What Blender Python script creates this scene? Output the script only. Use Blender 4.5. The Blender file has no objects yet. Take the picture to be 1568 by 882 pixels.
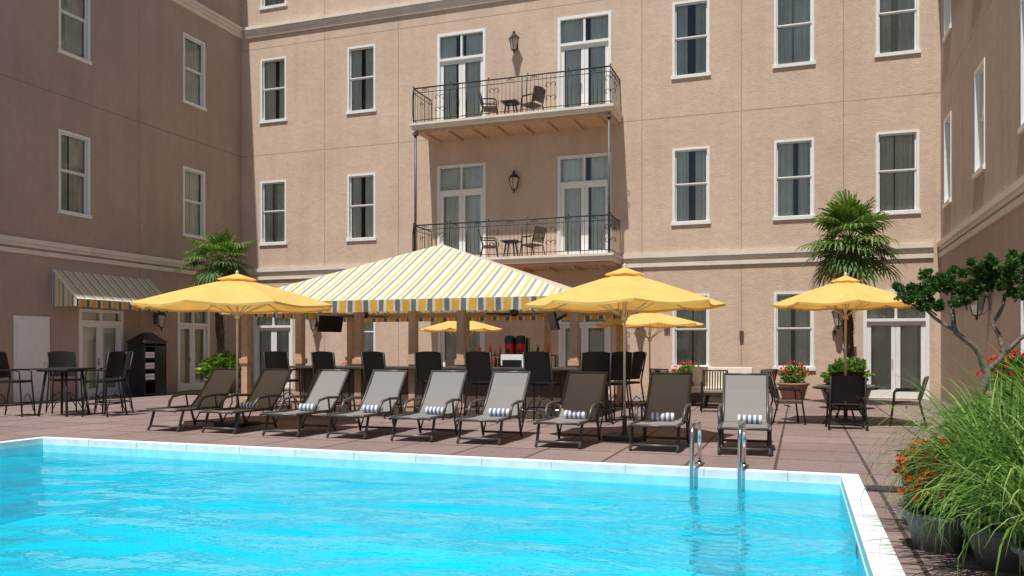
import bpy, math, random
from mathutils import Vector, Matrix, noise
random.seed(7)
S=bpy.context.scene
pi=math.pi
R=random.uniform

# ------------------------------------------------------------------ materials
def newmat(name):
    m=bpy.data.materials.new(name); m.use_nodes=True
    nt=m.node_tree; nt.nodes.clear()
    out=nt.nodes.new('ShaderNodeOutputMaterial')
    return m,nt,out
def N(nt,t,**kw):
    n=nt.nodes.new(t)
    for k,v in kw.items():
        if k in n.inputs: n.inputs[k].default_value=v
        else: setattr(n,k,v)
    return n
def L(nt,a,b): nt.links.new(a,b)
def c4(c): return (c[0],c[1],c[2],1)
def sc(c,f): return tuple(min(1,x*f) for x in c)
def math_(nt,op,a,b=None,c=None):
    n=nt.nodes.new('ShaderNodeMath'); n.operation=op
    for i,x in enumerate((a,b,c)):
        if x is None: continue
        if isinstance(x,(int,float)): n.inputs[i].default_value=x
        else: nt.links.new(x,n.inputs[i])
    return n.outputs[0]
def mixc(nt,fac,a,b,blend='MIX'):
    n=nt.nodes.new('ShaderNodeMix'); n.data_type='RGBA'; n.blend_type=blend
    for s,x in ((n.inputs[0],fac),(n.inputs[6],a),(n.inputs[7],b)):
        if isinstance(x,(int,float)): s.default_value=x
        elif isinstance(x,tuple): s.default_value=c4(x)
        else: nt.links.new(x,s)
    return n.outputs[2]
def noise_(nt,vec,scale,detail=4,rough=.55):
    n=nt.nodes.new('ShaderNodeTexNoise'); n.inputs['Scale'].default_value=scale
    n.inputs['Detail'].default_value=detail; n.inputs['Roughness'].default_value=rough
    if vec is not None: nt.links.new(vec,n.inputs['Vector'])
    return n.outputs['Fac']
def mapr(nt,v,a,b,c,d):
    n=nt.nodes.new('ShaderNodeMapRange')
    nt.links.new(v,n.inputs[0])
    for i,x in enumerate((a,b,c,d)): n.inputs[i+1].default_value=x
    return n.outputs[0]
def bump_(nt,h,strength,dist):
    b=nt.nodes.new('ShaderNodeBump'); b.inputs['Strength'].default_value=strength
    b.inputs['Distance'].default_value=dist; nt.links.new(h,b.inputs['Height']); return b.outputs[0]

def mat(name,col,rough=.6,metal=0.,var=.15,vs=6,bump=0,bs=60,bd=.005,spec=.5):
    m,nt,out=newmat(name)
    p=N(nt,'ShaderNodeBsdfPrincipled',Roughness=rough,Metallic=metal)
    p.inputs['Specular IOR Level'].default_value=spec
    g=N(nt,'ShaderNodeNewGeometry').outputs['Position']
    f=noise_(nt,g,vs)
    L(nt,mixc(nt,mapr(nt,f,.3,.7,0,1),sc(col,1-var),sc(col,1+var)),p.inputs['Base Color'])
    if bump: L(nt,bump_(nt,noise_(nt,g,bs,3),bump,bd),p.inputs['Normal'])
    L(nt,p.outputs[0],out.inputs[0]); return m

def fabric(name,col,trans=.35,stripes=None,axis=0,period=.36,var=.08):
    m,nt,out=newmat(name)
    g=N(nt,'ShaderNodeNewGeometry').outputs['Position']
    if stripes:
        s=N(nt,'ShaderNodeSeparateXYZ'); L(nt,g,s.inputs[0])
        fr=math_(nt,'FRACT',math_(nt,'MULTIPLY',s.outputs[axis],1/period))
        r=N(nt,'ShaderNodeValToRGB'); r.color_ramp.interpolation='CONSTANT'
        el=r.color_ramp.elements
        el[0].position=0; el[0].color=c4(stripes[0][1]); el[1].position=stripes[1][0]; el[1].color=c4(stripes[1][1])
        for p_,c_ in stripes[2:]:
            e=el.new(p_); e.color=c4(c_)
        L(nt,fr,r.inputs[0]); base=r.outputs[0]
        colr=mixc(nt,mapr(nt,noise_(nt,g,3),.3,.7,0,.12),base,(.40,.35,.26))
    else:
        colr=mixc(nt,mapr(nt,noise_(nt,g,2.5),.3,.7,0,1),sc(col,1-var),sc(col,1+var))
    d=N(nt,'ShaderNodeBsdfDiffuse'); t=N(nt,'ShaderNodeBsdfTranslucent')
    L(nt,colr,d.inputs[0]); L(nt,mixc(nt,.75,colr,colr,'MULTIPLY'),t.inputs[0])
    b=bump_(nt,noise_(nt,g,5,3),.4,.035); L(nt,b,d.inputs['Normal'])
    x=N(nt,'ShaderNodeMixShader'); x.inputs[0].default_value=trans
    L(nt,d.outputs[0],x.inputs[1]); L(nt,t.outputs[0],x.inputs[2]); L(nt,x.outputs[0],out.inputs[0]); return m

def leafmat(name,c1,c2,trans=.3,vs=9,rough=.5):
    m,nt,out=newmat(name)
    g=N(nt,'ShaderNodeNewGeometry').outputs['Position']
    colr=mixc(nt,mapr(nt,noise_(nt,g,vs,3),.35,.65,0,1),c1,c2)
    p=N(nt,'ShaderNodeBsdfPrincipled',Roughness=rough); L(nt,colr,p.inputs['Base Color'])
    p.inputs['Specular IOR Level'].default_value=.35
    t=N(nt,'ShaderNodeBsdfTranslucent'); L(nt,colr,t.inputs[0])
    x=N(nt,'ShaderNodeMixShader'); x.inputs[0].default_value=trans
    L(nt,p.outputs[0],x.inputs[1]); L(nt,t.outputs[0],x.inputs[2]); L(nt,x.outputs[0],out.inputs[0]); return m

def stucco(name,axis,vj,hj,col):
    m,nt,out=newmat(name)
    g=N(nt,'ShaderNodeNewGeometry').outputs['Position']
    s=N(nt,'ShaderNodeSeparateXYZ'); L(nt,g,s.inputs[0])
    big=noise_(nt,g,.45,5,.6)
    mp=N(nt,'ShaderNodeMapping'); mp.inputs['Scale'].default_value=(2.2,2.2,.22); L(nt,g,mp.inputs[0])
    streak=noise_(nt,mp.outputs[0],1.3,5,.6)
    fine=noise_(nt,g,7,5,.7)
    colr=mixc(nt,mapr(nt,big,.3,.7,0,1),sc(col,.90),sc(col,1.08))
    colr=mixc(nt,mapr(nt,streak,.45,.75,0,.34),colr,sc(col,.68))
    colr=mixc(nt,mapr(nt,fine,.35,.7,0,.36),colr,sc(col,.72))
    tot=None
    for ax,js in ((axis,vj),(2,hj)):
        for j in js:
            h=math_(nt,'LESS_THAN',math_(nt,'ABSOLUTE',math_(nt,'SUBTRACT',s.outputs[ax],j)),.012)
            tot=h if tot is None else math_(nt,'MAXIMUM',tot,h)
    colr=mixc(nt,math_(nt,'MULTIPLY',tot,.5),colr,sc(col,.35))
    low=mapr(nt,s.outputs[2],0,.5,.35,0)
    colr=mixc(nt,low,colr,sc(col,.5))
    p=N(nt,'ShaderNodeBsdfPrincipled',Roughness=.9); L(nt,colr,p.inputs['Base Color'])
    p.inputs['Specular IOR Level'].default_value=.2
    hgt=math_(nt,'SUBTRACT',math_(nt,'ADD',noise_(nt,g,28,4,.7),noise_(nt,g,3.2,3,.6)),math_(nt,'MULTIPLY',tot,1.5))
    L(nt,bump_(nt,hgt,.9,.02),p.inputs['Normal'])
    L(nt,p.outputs[0],out.inputs[0]); return m

def glassmat():
    m,nt,out=newmat('window_glass')
    t=N(nt,'ShaderNodeBsdfTransparent'); t.inputs[0].default_value=(.95,.98,.97,1)
    g=N(nt,'ShaderNodeBsdfGlossy',Roughness=.015)
    geo=N(nt,'ShaderNodeNewGeometry').outputs['Position']
    b=bump_(nt,noise_(nt,geo,1.1,1),.3,.03)
    L(nt,b,g.inputs['Normal'])
    f=N(nt,'ShaderNodeFresnel'); f.inputs[0].default_value=1.5
    x=N(nt,'ShaderNodeMixShader'); L(nt,math_(nt,'ADD',f.outputs[0],.05),x.inputs[0])
    L(nt,t.outputs[0],x.inputs[1]); L(nt,g.outputs[0],x.inputs[2]); L(nt,x.outputs[0],out.inputs[0]); return m

def watermat():
    m,nt,out=newmat('pool_water')
    geo=N(nt,'ShaderNodeNewGeometry').outputs['Position']
    mp=N(nt,'ShaderNodeMapping'); mp.inputs['Scale'].default_value=(1,1.5,1); L(nt,geo,mp.inputs[0])
    n1=noise_(nt,mp.outputs[0],.7,2,.5); n2=noise_(nt,mp.outputs[0],3.0,3,.55)
    sb=N(nt,'ShaderNodeVectorMath',operation='DISTANCE'); L(nt,geo,sb.inputs[0]); sb.inputs[1].default_value=(-.7,8.0,-.21)
    ring=math_(nt,'MULTIPLY',math_(nt,'SINE',math_(nt,'MULTIPLY',sb.outputs['Value'],40)),mapr(nt,sb.outputs['Value'],.2,2.1,.04,0))
    h=math_(nt,'ADD',math_(nt,'ADD',math_(nt,'MULTIPLY',n1,1.7),math_(nt,'MULTIPLY',n2,.26)),ring)
    b=bump_(nt,h,1.0,.18)
    t=N(nt,'ShaderNodeBsdfTransparent'); t.inputs[0].default_value=(.16,.93,.975,1)
    g=N(nt,'ShaderNodeBsdfGlossy',Roughness=.015); L(nt,b,g.inputs['Normal'])
    d=N(nt,'ShaderNodeBsdfDiffuse'); d.inputs[0].default_value=(.002,.55,.76,1); L(nt,b,d.inputs['Normal'])
    mx=N(nt,'ShaderNodeMixShader'); mx.inputs[0].default_value=.38
    L(nt,t.outputs[0],mx.inputs[1]); L(nt,d.outputs[0],mx.inputs[2])
    f=N(nt,'ShaderNodeFresnel'); f.inputs[0].default_value=1.33; L(nt,b,f.inputs['Normal'])
    x=N(nt,'ShaderNodeMixShader'); L(nt,f.outputs[0],x.inputs[0])
    L(nt,mx.outputs[0],x.inputs[1]); L(nt,g.outputs[0],x.inputs[2]); L(nt,x.outputs[0],out.inputs[0]); return m

def deckmat():
    m,nt,out=newmat('paver_deck')
    g=N(nt,'ShaderNodeNewGeometry').outputs['Position']
    br=N(nt,'ShaderNodeTexBrick'); br.offset=0; br.squash=1
    mp=N(nt,'ShaderNodeMapping'); mp.inputs['Location'].default_value=(.3,.25,0); L(nt,g,mp.inputs[0]); L(nt,mp.outputs[0],br.inputs['Vector'])
    br.inputs['Scale'].default_value=1; br.inputs['Brick Width'].default_value=1.1; br.inputs['Row Height'].default_value=1.1
    br.inputs['Mortar Size'].default_value=.02; br.inputs['Mortar Smooth'].default_value=.1; br.inputs['Bias'].default_value=0
    base=(.270,.196,.182)
    br.inputs['Color1'].default_value=c4(sc(base,.84)); br.inputs['Color2'].default_value=c4(sc(base,1.12)); br.inputs['Mortar'].default_value=c4(sc(base,.25))
    colr=mixc(nt,mapr(nt,noise_(nt,g,.6,5,.65),.35,.7,0,.65),br.outputs[0],sc(base,.62))
    colr=mixc(nt,mapr(nt,noise_(nt,g,9,5,.7),.42,.72,0,.5),colr,sc(base,1.35))
    colr=mixc(nt,mapr(nt,noise_(nt,g,50,3,.7),.48,.8,0,.8),colr,sc(base,.45))
    colr=mixc(nt,math_(nt,'MULTIPLY',br.outputs['Fac'],.85),colr,sc(base,.25))
    p=N(nt,'ShaderNodeBsdfPrincipled',Roughness=.8); L(nt,colr,p.inputs['Base Color']); p.inputs['Specular IOR Level'].default_value=.3
    h=math_(nt,'SUBTRACT',math_(nt,'MULTIPLY',noise_(nt,g,40,4),.5),br.outputs['Fac'])
    L(nt,bump_(nt,h,.7,.014),p.inputs['Normal'])
    L(nt,p.outputs[0],out.inputs[0]); return m

def weavemat(name,c1,c2,scale=42,rough=.7,spec=.25):
    m,nt,out=newmat(name)
    tc=N(nt,'ShaderNodeTexCoord').outputs['Object']
    s=N(nt,'ShaderNodeSeparateXYZ'); L(nt,tc,s.inputs[0])
    a=math_(nt,'SINE',math_(nt,'MULTIPLY',math_(nt,'ADD',s.outputs[0],0),scale*2))
    b=math_(nt,'SINE',math_(nt,'MULTIPLY',math_(nt,'ADD',s.outputs[2],s.outputs[1]),scale*2))
    w=math_(nt,'MULTIPLY',a,b)
    f=mapr(nt,w,-1,1,0,1)
    p=N(nt,'ShaderNodeBsdfPrincipled',Roughness=rough); L(nt,mixc(nt,f,c1,c2),p.inputs['Base Color'])
    p.inputs['Specular IOR Level'].default_value=spec
    L(nt,bump_(nt,w,.4,.004),p.inputs['Normal'])
    L(nt,p.outputs[0],out.inputs[0]); return m

M={}
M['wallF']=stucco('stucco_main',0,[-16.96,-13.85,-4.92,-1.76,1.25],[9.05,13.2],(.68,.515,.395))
M['wallL']=stucco('stucco_left_shaded',1,[21.7,16.5,11.3],[9.05],(.49,.372,.30))  # main wall stucco darkened: this wing's shade is put into the colour
M['wallR']=stucco('stucco_right_shaded',1,[23.5,19.2,15],[9.05],(.52,.395,.31))  # darker copy of the main stucco, dim grazing light painted into its tone
M['trim']=mat('trim_stone',(.74,.66,.57),.8,var=.08,vs=2)
M['white']=mat('white_paint',(.82,.81,.78),.45,var=.04)
M['glass']=glassmat()
M['curtain']=mat('curtain_cloth',(.82,.83,.72),.9,var=.12,vs=1.3)
M['curtain2']=mat('curtain_sheer',(.66,.67,.58),.9,var=.2,vs=1.3)
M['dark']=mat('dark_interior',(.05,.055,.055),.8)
M['iron']=mat('wrought_iron',(.035,.034,.035),.5,var=.2)
M['post']=mat('painted_steel_post',(.10,.115,.115),.5)
M['deck']=deckmat(); M['water']=watermat()
M['poolwall']=mat('pool_plaster',(.05,.76,.88),.6,var=.09,vs=1.0)
M['pooltile']=mat('pool_waterline_tile',(.30,.72,.80),.35,var=.10,vs=5)
M['coping']=mat('white_coping',(.74,.77,.78),.6,var=.12,vs=5,bump=.3)
M['joint']=mat('coping_joint',(.34,.36,.36),.8)
M['steel']=mat('stainless_steel',(.75,.76,.77),.14,1.,var=.03)
M['lframe']=mat('lounger_frame',(.095,.09,.088),.4,.3)
M['sling']=weavemat('lounger_sling',(.17,.16,.155),(.30,.28,.27),180)
M['wick']=weavemat('dark_wicker',(.007,.006,.006),(.026,.022,.020),60)
M['wframe']=mat('dark_frame',(.022,.019,.018),.5)
M['brownwick']=weavemat('brown_wicker',(.06,.042,.03),(.14,.10,.075),60)
M['yellow']=fabric('yellow_canvas',(.96,.66,.225),.38)
M['pole']=mat('cream_pole',(.62,.55,.42),.45)
M['base']=mat('cast_base',(.04,.04,.042),.6)
W_=(.86,.82,.69); Y_=(.86,.62,.22); G_=(.36,.40,.41)
st=[(0,W_),(.20,Y_),(.42,W_),(.62,G_),(.82,W_)]
M['strX']=fabric('striped_canvas_x',W_,.28,st,0,.36)
M['strY']=fabric('striped_canvas_y',W_,.28,st,1,.36)
YV=(.88,.53,.10)
st2=[(0,W_),(.08,YV),(.52,W_),(.62,sc(G_,.6)),(.92,W_)]
M['valX']=fabric('striped_valance_x',W_,.36,st2,0,.40)
M['valY']=fabric('striped_valance_y',W_,.36,st2,1,.40)
M['tan']=mat('tan_painted_post',(.54,.34,.22),.6)
M['counter']=mat('bar_top_stone',(.10,.085,.075),.3)
M['barfront']=mat('bar_front_wood',(.10,.065,.045),.6)
M['towelW']=mat('towel_white',(.80,.80,.80),.95,bump=.6,bs=200)
M['towelB']=mat('towel_blue',(.16,.20,.32),.95,bump=.6,bs=200)
M['terr']=mat('grey_pot',(.17,.155,.145),.75,bump=.2)
M['terr2']=mat('terracotta_pot',(.33,.17,.11),.8,bump=.2)
M['soil']=mat('soil',(.04,.028,.02),.95)
M['palm']=leafmat('palm_frond',(.07,.15,.02),(.18,.30,.05),.3,4)
M['palm2']=leafmat('palm_frond_old',(.04,.10,.015),(.10,.19,.035),.25,4)
M['palmdry']=leafmat('palm_dry',(.24,.18,.07),(.20,.20,.05),.2)
M['trunk']=mat('palm_trunk',(.10,.062,.04),.95,var=.5,vs=16,bump=1,bs=30,bd=.04)
M['bark']=mat('grey_bark',(.19,.15,.125),.9,var=.3,vs=14,bump=.8,bs=30,bd=.02)
M['grassA']=leafmat('grass_green',(.07,.17,.018),(.15,.29,.04),.4,3)
M['grassB']=leafmat('grass_light',(.24,.38,.09),(.42,.50,.18),.4,3)
M['bushA']=leafmat('bush_green',(.035,.10,.013),(.085,.18,.028),.3)
M['bushB']=leafmat('bush_lime',(.15,.28,.03),(.28,.40,.06),.35)
M['cyp']=leafmat('juniper_green',(.025,.07,.015),(.10,.17,.035),.25,14)
M['red']=mat('red_flower',(.70,.03,.022),.6)
M['orange']=mat('orange_flower',(.80,.16,.04),.6)
M['cream']=mat('cream_cushion',(.66,.60,.50),.9)
M['black']=mat('black_paint',(.015,.015,.016),.35)
M['lampglass']=mat('lamp_glass',(.55,.50,.40),.2)
M['redpl']=mat('red_plastic',(.50,.02,.015),.25)
M['tabletop']=mat('dark_tabletop',(.05,.045,.042),.35)
M['pink']=mat('folded_towels',(.62,.52,.55),.9)

# ------------------------------------------------------------------ mesh builder
class MB:
    def __init__(s): s.v=[];s.f=[];s.m=[];s.s=[];s.mats=[]
    def mi(s,k):
        mt=M[k]
        if mt not in s.mats: s.mats.append(mt)
        return s.mats.index(mt)
    def face(s,pts,k,sm=False):
        b=len(s.v); s.v+= [tuple(p) for p in pts]; s.f.append(tuple(range(b,b+len(pts)))); s.m.append(s.mi(k)); s.s.append(sm)
    def mesh(s,vs,fs,k,sm=False):
        b=len(s.v); s.v+=[tuple(p) for p in vs]; i=s.mi(k)
        for f in fs: s.f.append(tuple(b+j for j in f)); s.m.append(i); s.s.append(sm)
    def hexa(s,p,k):
        s.mesh(p,[(0,3,2,1),(4,5,6,7),(0,1,5,4),(1,2,6,5),(2,3,7,6),(3,0,4,7)],k)
    def box(s,c,d,k,rot=None):
        x,y,z=d[0]/2,d[1]/2,d[2]/2
        p=[Vector(q) for q in ((-x,-y,-z),(x,-y,-z),(x,y,-z),(-x,y,-z),(-x,-y,z),(x,-y,z),(x,y,z),(-x,y,z))]
        if rot is not None: p=[rot@q for q in p]
        s.hexa([q+Vector(c) for q in p],k)
    def lbox(s,P,u0,u1,n0,n1,z0,z1,k):
        s.hexa([P(u0,n0,z0),P(u1,n0,z0),P(u1,n1,z0),P(u0,n1,z0),P(u0,n0,z1),P(u1,n0,z1),P(u1,n1,z1),P(u0,n1,z1)],k)
    def tube(s,path,r,k,n=8,sm=True):
        path=[Vector(p) for p in path]
        rs=r if isinstance(r,(list,tuple)) else [r]*len(path)
        vs=[];fs=[];ref=None
        for i,p in enumerate(path):
            t=(path[min(i+1,len(path)-1)]-path[max(i-1,0)]).normalized()
            if ref is None: ref=Vector((0,0,1)) if abs(t.z)<.9 else Vector((1,0,0))
            a=t.cross(ref)
            if a.length<1e-4: ref=Vector((1,0,0)) if abs(t.x)<.9 else Vector((0,1,0)); a=t.cross(ref)
            a.normalize(); b=t.cross(a).normalized(); ref=(a.cross(t)).normalized()
            for j in range(n):
                q=2*pi*j/n
                vs.append(p+(a*math.cos(q)+b*math.sin(q))*rs[i])
        m=len(path)
        for i in range(m-1):
            for j in range(n):
                fs.append((i*n+j,i*n+(j+1)%n,(i+1)*n+(j+1)%n,(i+1)*n+j))
        fs.append(tuple(range(n-1,-1,-1))); fs.append(tuple((m-1)*n+j for j in range(n)))
        s.mesh(vs,fs,k,sm)
    def lathe(s,prof,c,k,n=20,sm=True):
        vs=[];fs=[]
        for r,z in prof:
            for j in range(n): vs.append((c[0]+r*math.cos(2*pi*j/n),c[1]+r*math.sin(2*pi*j/n),c[2]+z))
        for i in range(len(prof)-1):
            for j in range(n): fs.append((i*n+j,i*n+(j+1)%n,(i+1)*n+(j+1)%n,(i+1)*n+j))
        s.mesh(vs,fs,k,sm)
    def slab(s,prof,x0,x1,t,k):
        pr=[Vector((0,a,b)) for a,b in prof]; off=[]
        for i in range(len(pr)):
            d=(pr[min(i+1,len(pr)-1)]-pr[max(i-1,0)]).normalized(); off.append(Vector((0,-d.z,d.y))*t)
        vs=[];fs=[]
        for p,o in zip(pr,off):
            for x,q in ((x0,p),(x1,p),(x1,p-o),(x0,p-o)): vs.append((x,q.y,q.z))
        for i in range(len(pr)-1):
            for j in range(4): fs.append((i*4+j,i*4+(j+1)%4,i*4+4+(j+1)%4,i*4+4+j))
        e=4*(len(pr)-1); fs+=[(0,1,2,3),(e,e+1,e+2,e+3)]
        s.mesh(vs,fs,k)
    def data(s,name):
        me=bpy.data.meshes.new(name); me.from_pydata(s.v,[],s.f)
        for mt in s.mats: me.materials.append(mt)
        me.polygons.foreach_set('material_index',s.m); me.polygons.foreach_set('use_smooth',s.s)
        me.update(); return me
    def obj(s,name,loc=(0,0,0),rz=0,parent=None,bevel=0):
        return place(s.data(name),name,loc,rz,parent,bevel)
def place(me,name,loc=(0,0,0),rz=0,parent=None,bevel=0,scale=1):
    o=bpy.data.objects.new(name,me); S.collection.objects.link(o); o.location=loc; o.rotation_euler=(0,0,rz); o.scale=(scale,)*3
    if parent: o.parent=parent
    if bevel:
        b=o.modifiers.new('bevel','BEVEL'); b.width=bevel; b.segments=2; b.limit_method='ANGLE'
    return o
def empty(name,loc=(0,0,0)):
    e=bpy.data.objects.new(name,None); S.collection.objects.link(e); e.location=loc; return e
def arc(c,r,a0,a1,n,plane='yz'):
    o=[]
    for i in range(n+1):
        a=math.radians(a0+(a1-a0)*i/n); x,y=r*math.cos(a),r*math.sin(a)
        o.append((c[0],c[1]+x,c[2]+y) if plane=='yz' else (c[0]+x,c[1],c[2]+y) if plane=='xz' else (c[0]+x,c[1]+y,c[2]))
    return o

# ------------------------------------------------------------------ buildings
D=27.; XL=-20.7; XR=3.9; HT=17.6
PF=lambda u,n,z: Vector((u,D-n,z))
PL=lambda u,n,z: Vector((XL+n,u,z))
PR=lambda u,n,z: Vector((XR-n,u,z))

def wall(mb,P,u0,u1,z0,z1,ops,k,rev=.14):
    us=sorted(set([u0,u1]+[o[0] for o in ops]+[o[1] for o in ops]))
    zs=sorted(set([z0,z1]+[o[2] for o in ops]+[o[3] for o in ops]))
    for i in range(len(us)-1):
        for j in range(len(zs)-1):
            cu=(us[i]+us[i+1])/2; cz=(zs[j]+zs[j+1])/2
            if any(o[0]<cu<o[1] and o[2]<cz<o[3] for o in ops): continue
            mb.face([P(us[i],0,zs[j]),P(us[i+1],0,zs[j]),P(us[i+1],0,zs[j+1]),P(us[i],0,zs[j+1])],k)
    for a,b,c,d in ops:
        for q in (((a,c),(b,c)),((b,c),(b,d)),((b,d),(a,d)),((a,d),(a,c))):
            (ua,za),(ub,zb)=q
            mb.face([P(ua,0,za),P(ub,0,zb),P(ub,-rev,zb),P(ua,-rev,za)],k)
def curtain(mb,P,u0,u1,z0,z1,n,k,waves=7):
    seg=max(12,int(waves*6)); ph=R(0,6); vs=[];fs=[]
    for i in range(seg+1):
        t=i/seg; u=u0+(u1-u0)*t
        w=math.sin(ph+t*waves*2*pi)*.045+math.sin(ph*2+t*waves*1.3*pi)*.02
        vs+=[P(u,n+w,z0),P(u,n+w*.7,z1)]
        if i: b=i*2; fs.append((b-2,b,b+1,b-1))
    mb.mesh(vs,fs,k,True)
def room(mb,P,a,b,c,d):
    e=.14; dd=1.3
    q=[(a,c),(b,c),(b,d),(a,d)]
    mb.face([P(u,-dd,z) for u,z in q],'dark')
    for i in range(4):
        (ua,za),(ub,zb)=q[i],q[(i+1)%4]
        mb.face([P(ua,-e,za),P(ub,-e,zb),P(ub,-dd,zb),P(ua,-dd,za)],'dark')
def drapes(mb,P,a,b,c,d):
    w=b-a; mode=random.random()
    k='curtain' if random.random()<.8 else 'curtain2'
    g=R(.03,.12) if mode<.5 else R(0,.02)
    m=(a+b)/2+R(-.06,.06)*w
    curtain(mb,P,a-.02,m-g*w,c,d,-.205,k,R(3,5)); curtain(mb,P,m+g*w,b+.02,c,d,-.205,k,R(3,5))
    if random.random()<.35: curtain(mb,P,a,b,c,d,-.36,'curtain2',9)
def window(mb,P,uc,z0,w=1.18,h=2.45):
    a,b,c,d=uc-w/2,uc+w/2,z0,z0+h; f=.075
    mb.lbox(P,a,a+f,-.135,.022,c+.003,d-.003,'white'); mb.lbox(P,b-f,b,-.135,.022,c+.003,d-.003,'white')
    mb.lbox(P,a+f,b-f,-.135,.020,d-f,d-.003,'white'); mb.lbox(P,a-.04,b+.04,-.130,.055,c-.05,c+.055,'white')
    mz=c+h*.52
    s=.04
    for zz0,zz1,nn in ((mz,d-f,-.07),(c+.055,mz,-.10)):
        A,B=a+f,b-f
        mb.lbox(P,A,A+s,nn-.03,nn,zz0,zz1,'white'); mb.lbox(P,B-s,B,nn-.03,nn,zz0,zz1,'white')
        mb.lbox(P,A+s,B-s,nn-.03,nn-.002,zz1-s,zz1,'white'); mb.lbox(P,A+s,B-s,nn-.03,nn-.002,zz0,zz0+s,'white')
        mb.face([P(A+s,nn-.015,zz0+s),P(B-s,nn-.015,zz0+s),P(B-s,nn-.015,zz1-s),P(A+s,nn-.015,zz1-s)],'glass')
    room(mb,P,a,b,c,d); drapes(mb,P,a+.03,b-.03,c,d-.02)
def french(mb,P,uc,z0,w,h,tr=.85):
    a,b,c,d=uc-w/2,uc+w/2,z0,z0+h; f=.10
    mb.lbox(P,a,a+f,-.135,.03,c,d-.003,'white'); mb.lbox(P,b-f,b,-.135,.03,c,d-.003,'white')
    mb.lbox(P,a+f,b-f,-.135,.028,d-f,d-.003,'white')
    zt=d-tr
    if tr>0:
        mb.lbox(P,a+f,b-f,-.135,.024,zt-.09,zt,'white')
        mb.lbox(P,uc-.035,uc+.035,-.12,.0,zt,d-f,'white')
        for A,B in ((a+f,uc-.035),(uc+.035,b-f)):
            mb.face([P(A,-.08,zt),P(B,-.08,zt),P(B,-.08,d-f),P(A,-.08,d-f)],'glass')
        top=zt-.09
    else: top=d-f
    for A,B in ((a+f,uc-.004),(uc+.004,b-f)):
        s=.12
        mb.lbox(P,A,A+s,-.11,-.05,c+.02,top,'white'); mb.lbox(P,B-s,B,-.11,-.05,c+.02,top,'white')
        mb.lbox(P,A+s,B-s,-.11,-.052,top-s,top,'white'); mb.lbox(P,A+s,B-s,-.11,-.052,c+.02,c+.28,'white')
        mb.face([P(A+s,-.08,c+.28),P(B-s,-.08,c+.28),P(B-s,-.08,top-s),P(A+s,-.08,top-s)],'glass')
    mb.lbox(P,uc-.11,uc-.09,-.05,.01,c+1.0,c+1.2,'steel')
    room(mb,P,a,b,c,d); drapes(mb,P,a+.05,b-.05,c,d)

cols=[-19.23,-15.38,-3.33,-.18,2.74]; drs=[-11.36,-6.87]
rows=[5.58,10.33,14.75]
fo=[];
for x in cols:
    for z in rows: fo.append((x-.59,x+.59,z,z+2.45))
for x in drs:
    for z in (4.58,9.3): fo.append((x-.93,x+.93,z,z+3.5))
    fo.append((x-.59,x+.59,14.75,17.2))
gw=[-15.38,-3.33,-.18]; gd=[-19.25,-11.36,-6.87,2.7]
for x in gw: fo.append((x-.59,x+.59,.9,3.3))
for x in gd: fo.append((x-.9,x+.9,0.01,3.28))
hotel=empty('hotel_building',(0,0,0))
mb=MB(); wall(mb,PF,XL,XR,0,HT,fo,'wallF'); mb.obj('main_wall',parent=hotel)
mb=MB()
for x in cols:
    for z in rows: window(mb,PF,x,z)
for x in drs: window(mb,PF,x,14.75)
for x in gw: window(mb,PF,x,.9,1.18,2.4)
mb.obj('windows',parent=hotel)
mb=MB()
for x in drs:
    for z in (4.58,9.3): french(mb,PF,x,z,1.86,3.5,.9)
for x in gd: french(mb,PF,x,.01,1.8,3.27,.85)
mb.obj('french_doors',parent=hotel)
def mouldings(mb,P,u0,u1,gaps=()):
    for z0,z1,n in ((4.50,4.64,.10),(4.40,4.497,.05),(4.20,4.33,.06),(13.66,13.80,.07),(13.803,13.93,.12),(13.933,14.05,.18)):
        if z0<5 and gaps:
            mb.lbox(P,u0,gaps[0],-.02,n,z0,z1,'trim'); mb.lbox(P,gaps[1],u1,-.02,n,z0,z1,'trim')
        else: mb.lbox(P,u0,u1,-.02,n,z0,z1,'trim')
mb=MB(); mouldings(mb,PF,XL+.2,XR-.2,(-12.62,-5.58)); mb.lbox(PF,XL,XR,-.3,.12,HT,HT+.3,'trim'); mb.obj('cornices',parent=hotel)
mb=MB(); mb.box(((XL+XR)/2,D+6.3,HT-.1),(XR-XL+12,11.9,.2),'trim')
mb.box(((XL+XR)/2,D+12.3,HT/2),(XR-XL+12,.2,HT),'wallF'); mb.obj('roof',parent=hotel)
mb=MB()
for u,z,w,h in ((-1.75,1.95,.12,.28),(-4.1,2.2,.18,.18),(-1.9,.45,.14,.2),(-17.0,.5,.14,.2),(1.55,1.5,.12,.18),(.98,2.0,.1,.14)): mb.lbox(PF,u-w/2,u+w/2,-.01,.07,z-h/2,z+h/2,'barfront')
mb.obj('junction_boxes',parent=hotel)

# left wing
lw=empty('hotel_wing',(0,0,0)); Y0=3.
LY=[24.3,19.1,13.9,8.7]; lo=[]
for y in LY:
    for z in rows: lo.append((y-.57,y+.57,z,z+2.45))
lo+= [(23.45,25.1,.01,3.05),(19.25,20.98,.01,2.75),(13.2,14.6,.9,3.3)]
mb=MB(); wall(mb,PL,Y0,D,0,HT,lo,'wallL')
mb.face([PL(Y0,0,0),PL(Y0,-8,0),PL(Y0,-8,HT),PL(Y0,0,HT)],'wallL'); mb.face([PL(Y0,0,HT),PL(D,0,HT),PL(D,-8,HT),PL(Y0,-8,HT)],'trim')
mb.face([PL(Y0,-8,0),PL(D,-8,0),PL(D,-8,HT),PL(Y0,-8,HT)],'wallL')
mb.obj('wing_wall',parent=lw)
mb=MB()
for y in LY:
    for z in rows: window(mb,PL,y,z,1.14)
window(mb,PL,13.9,.9,1.4,2.4)
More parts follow.
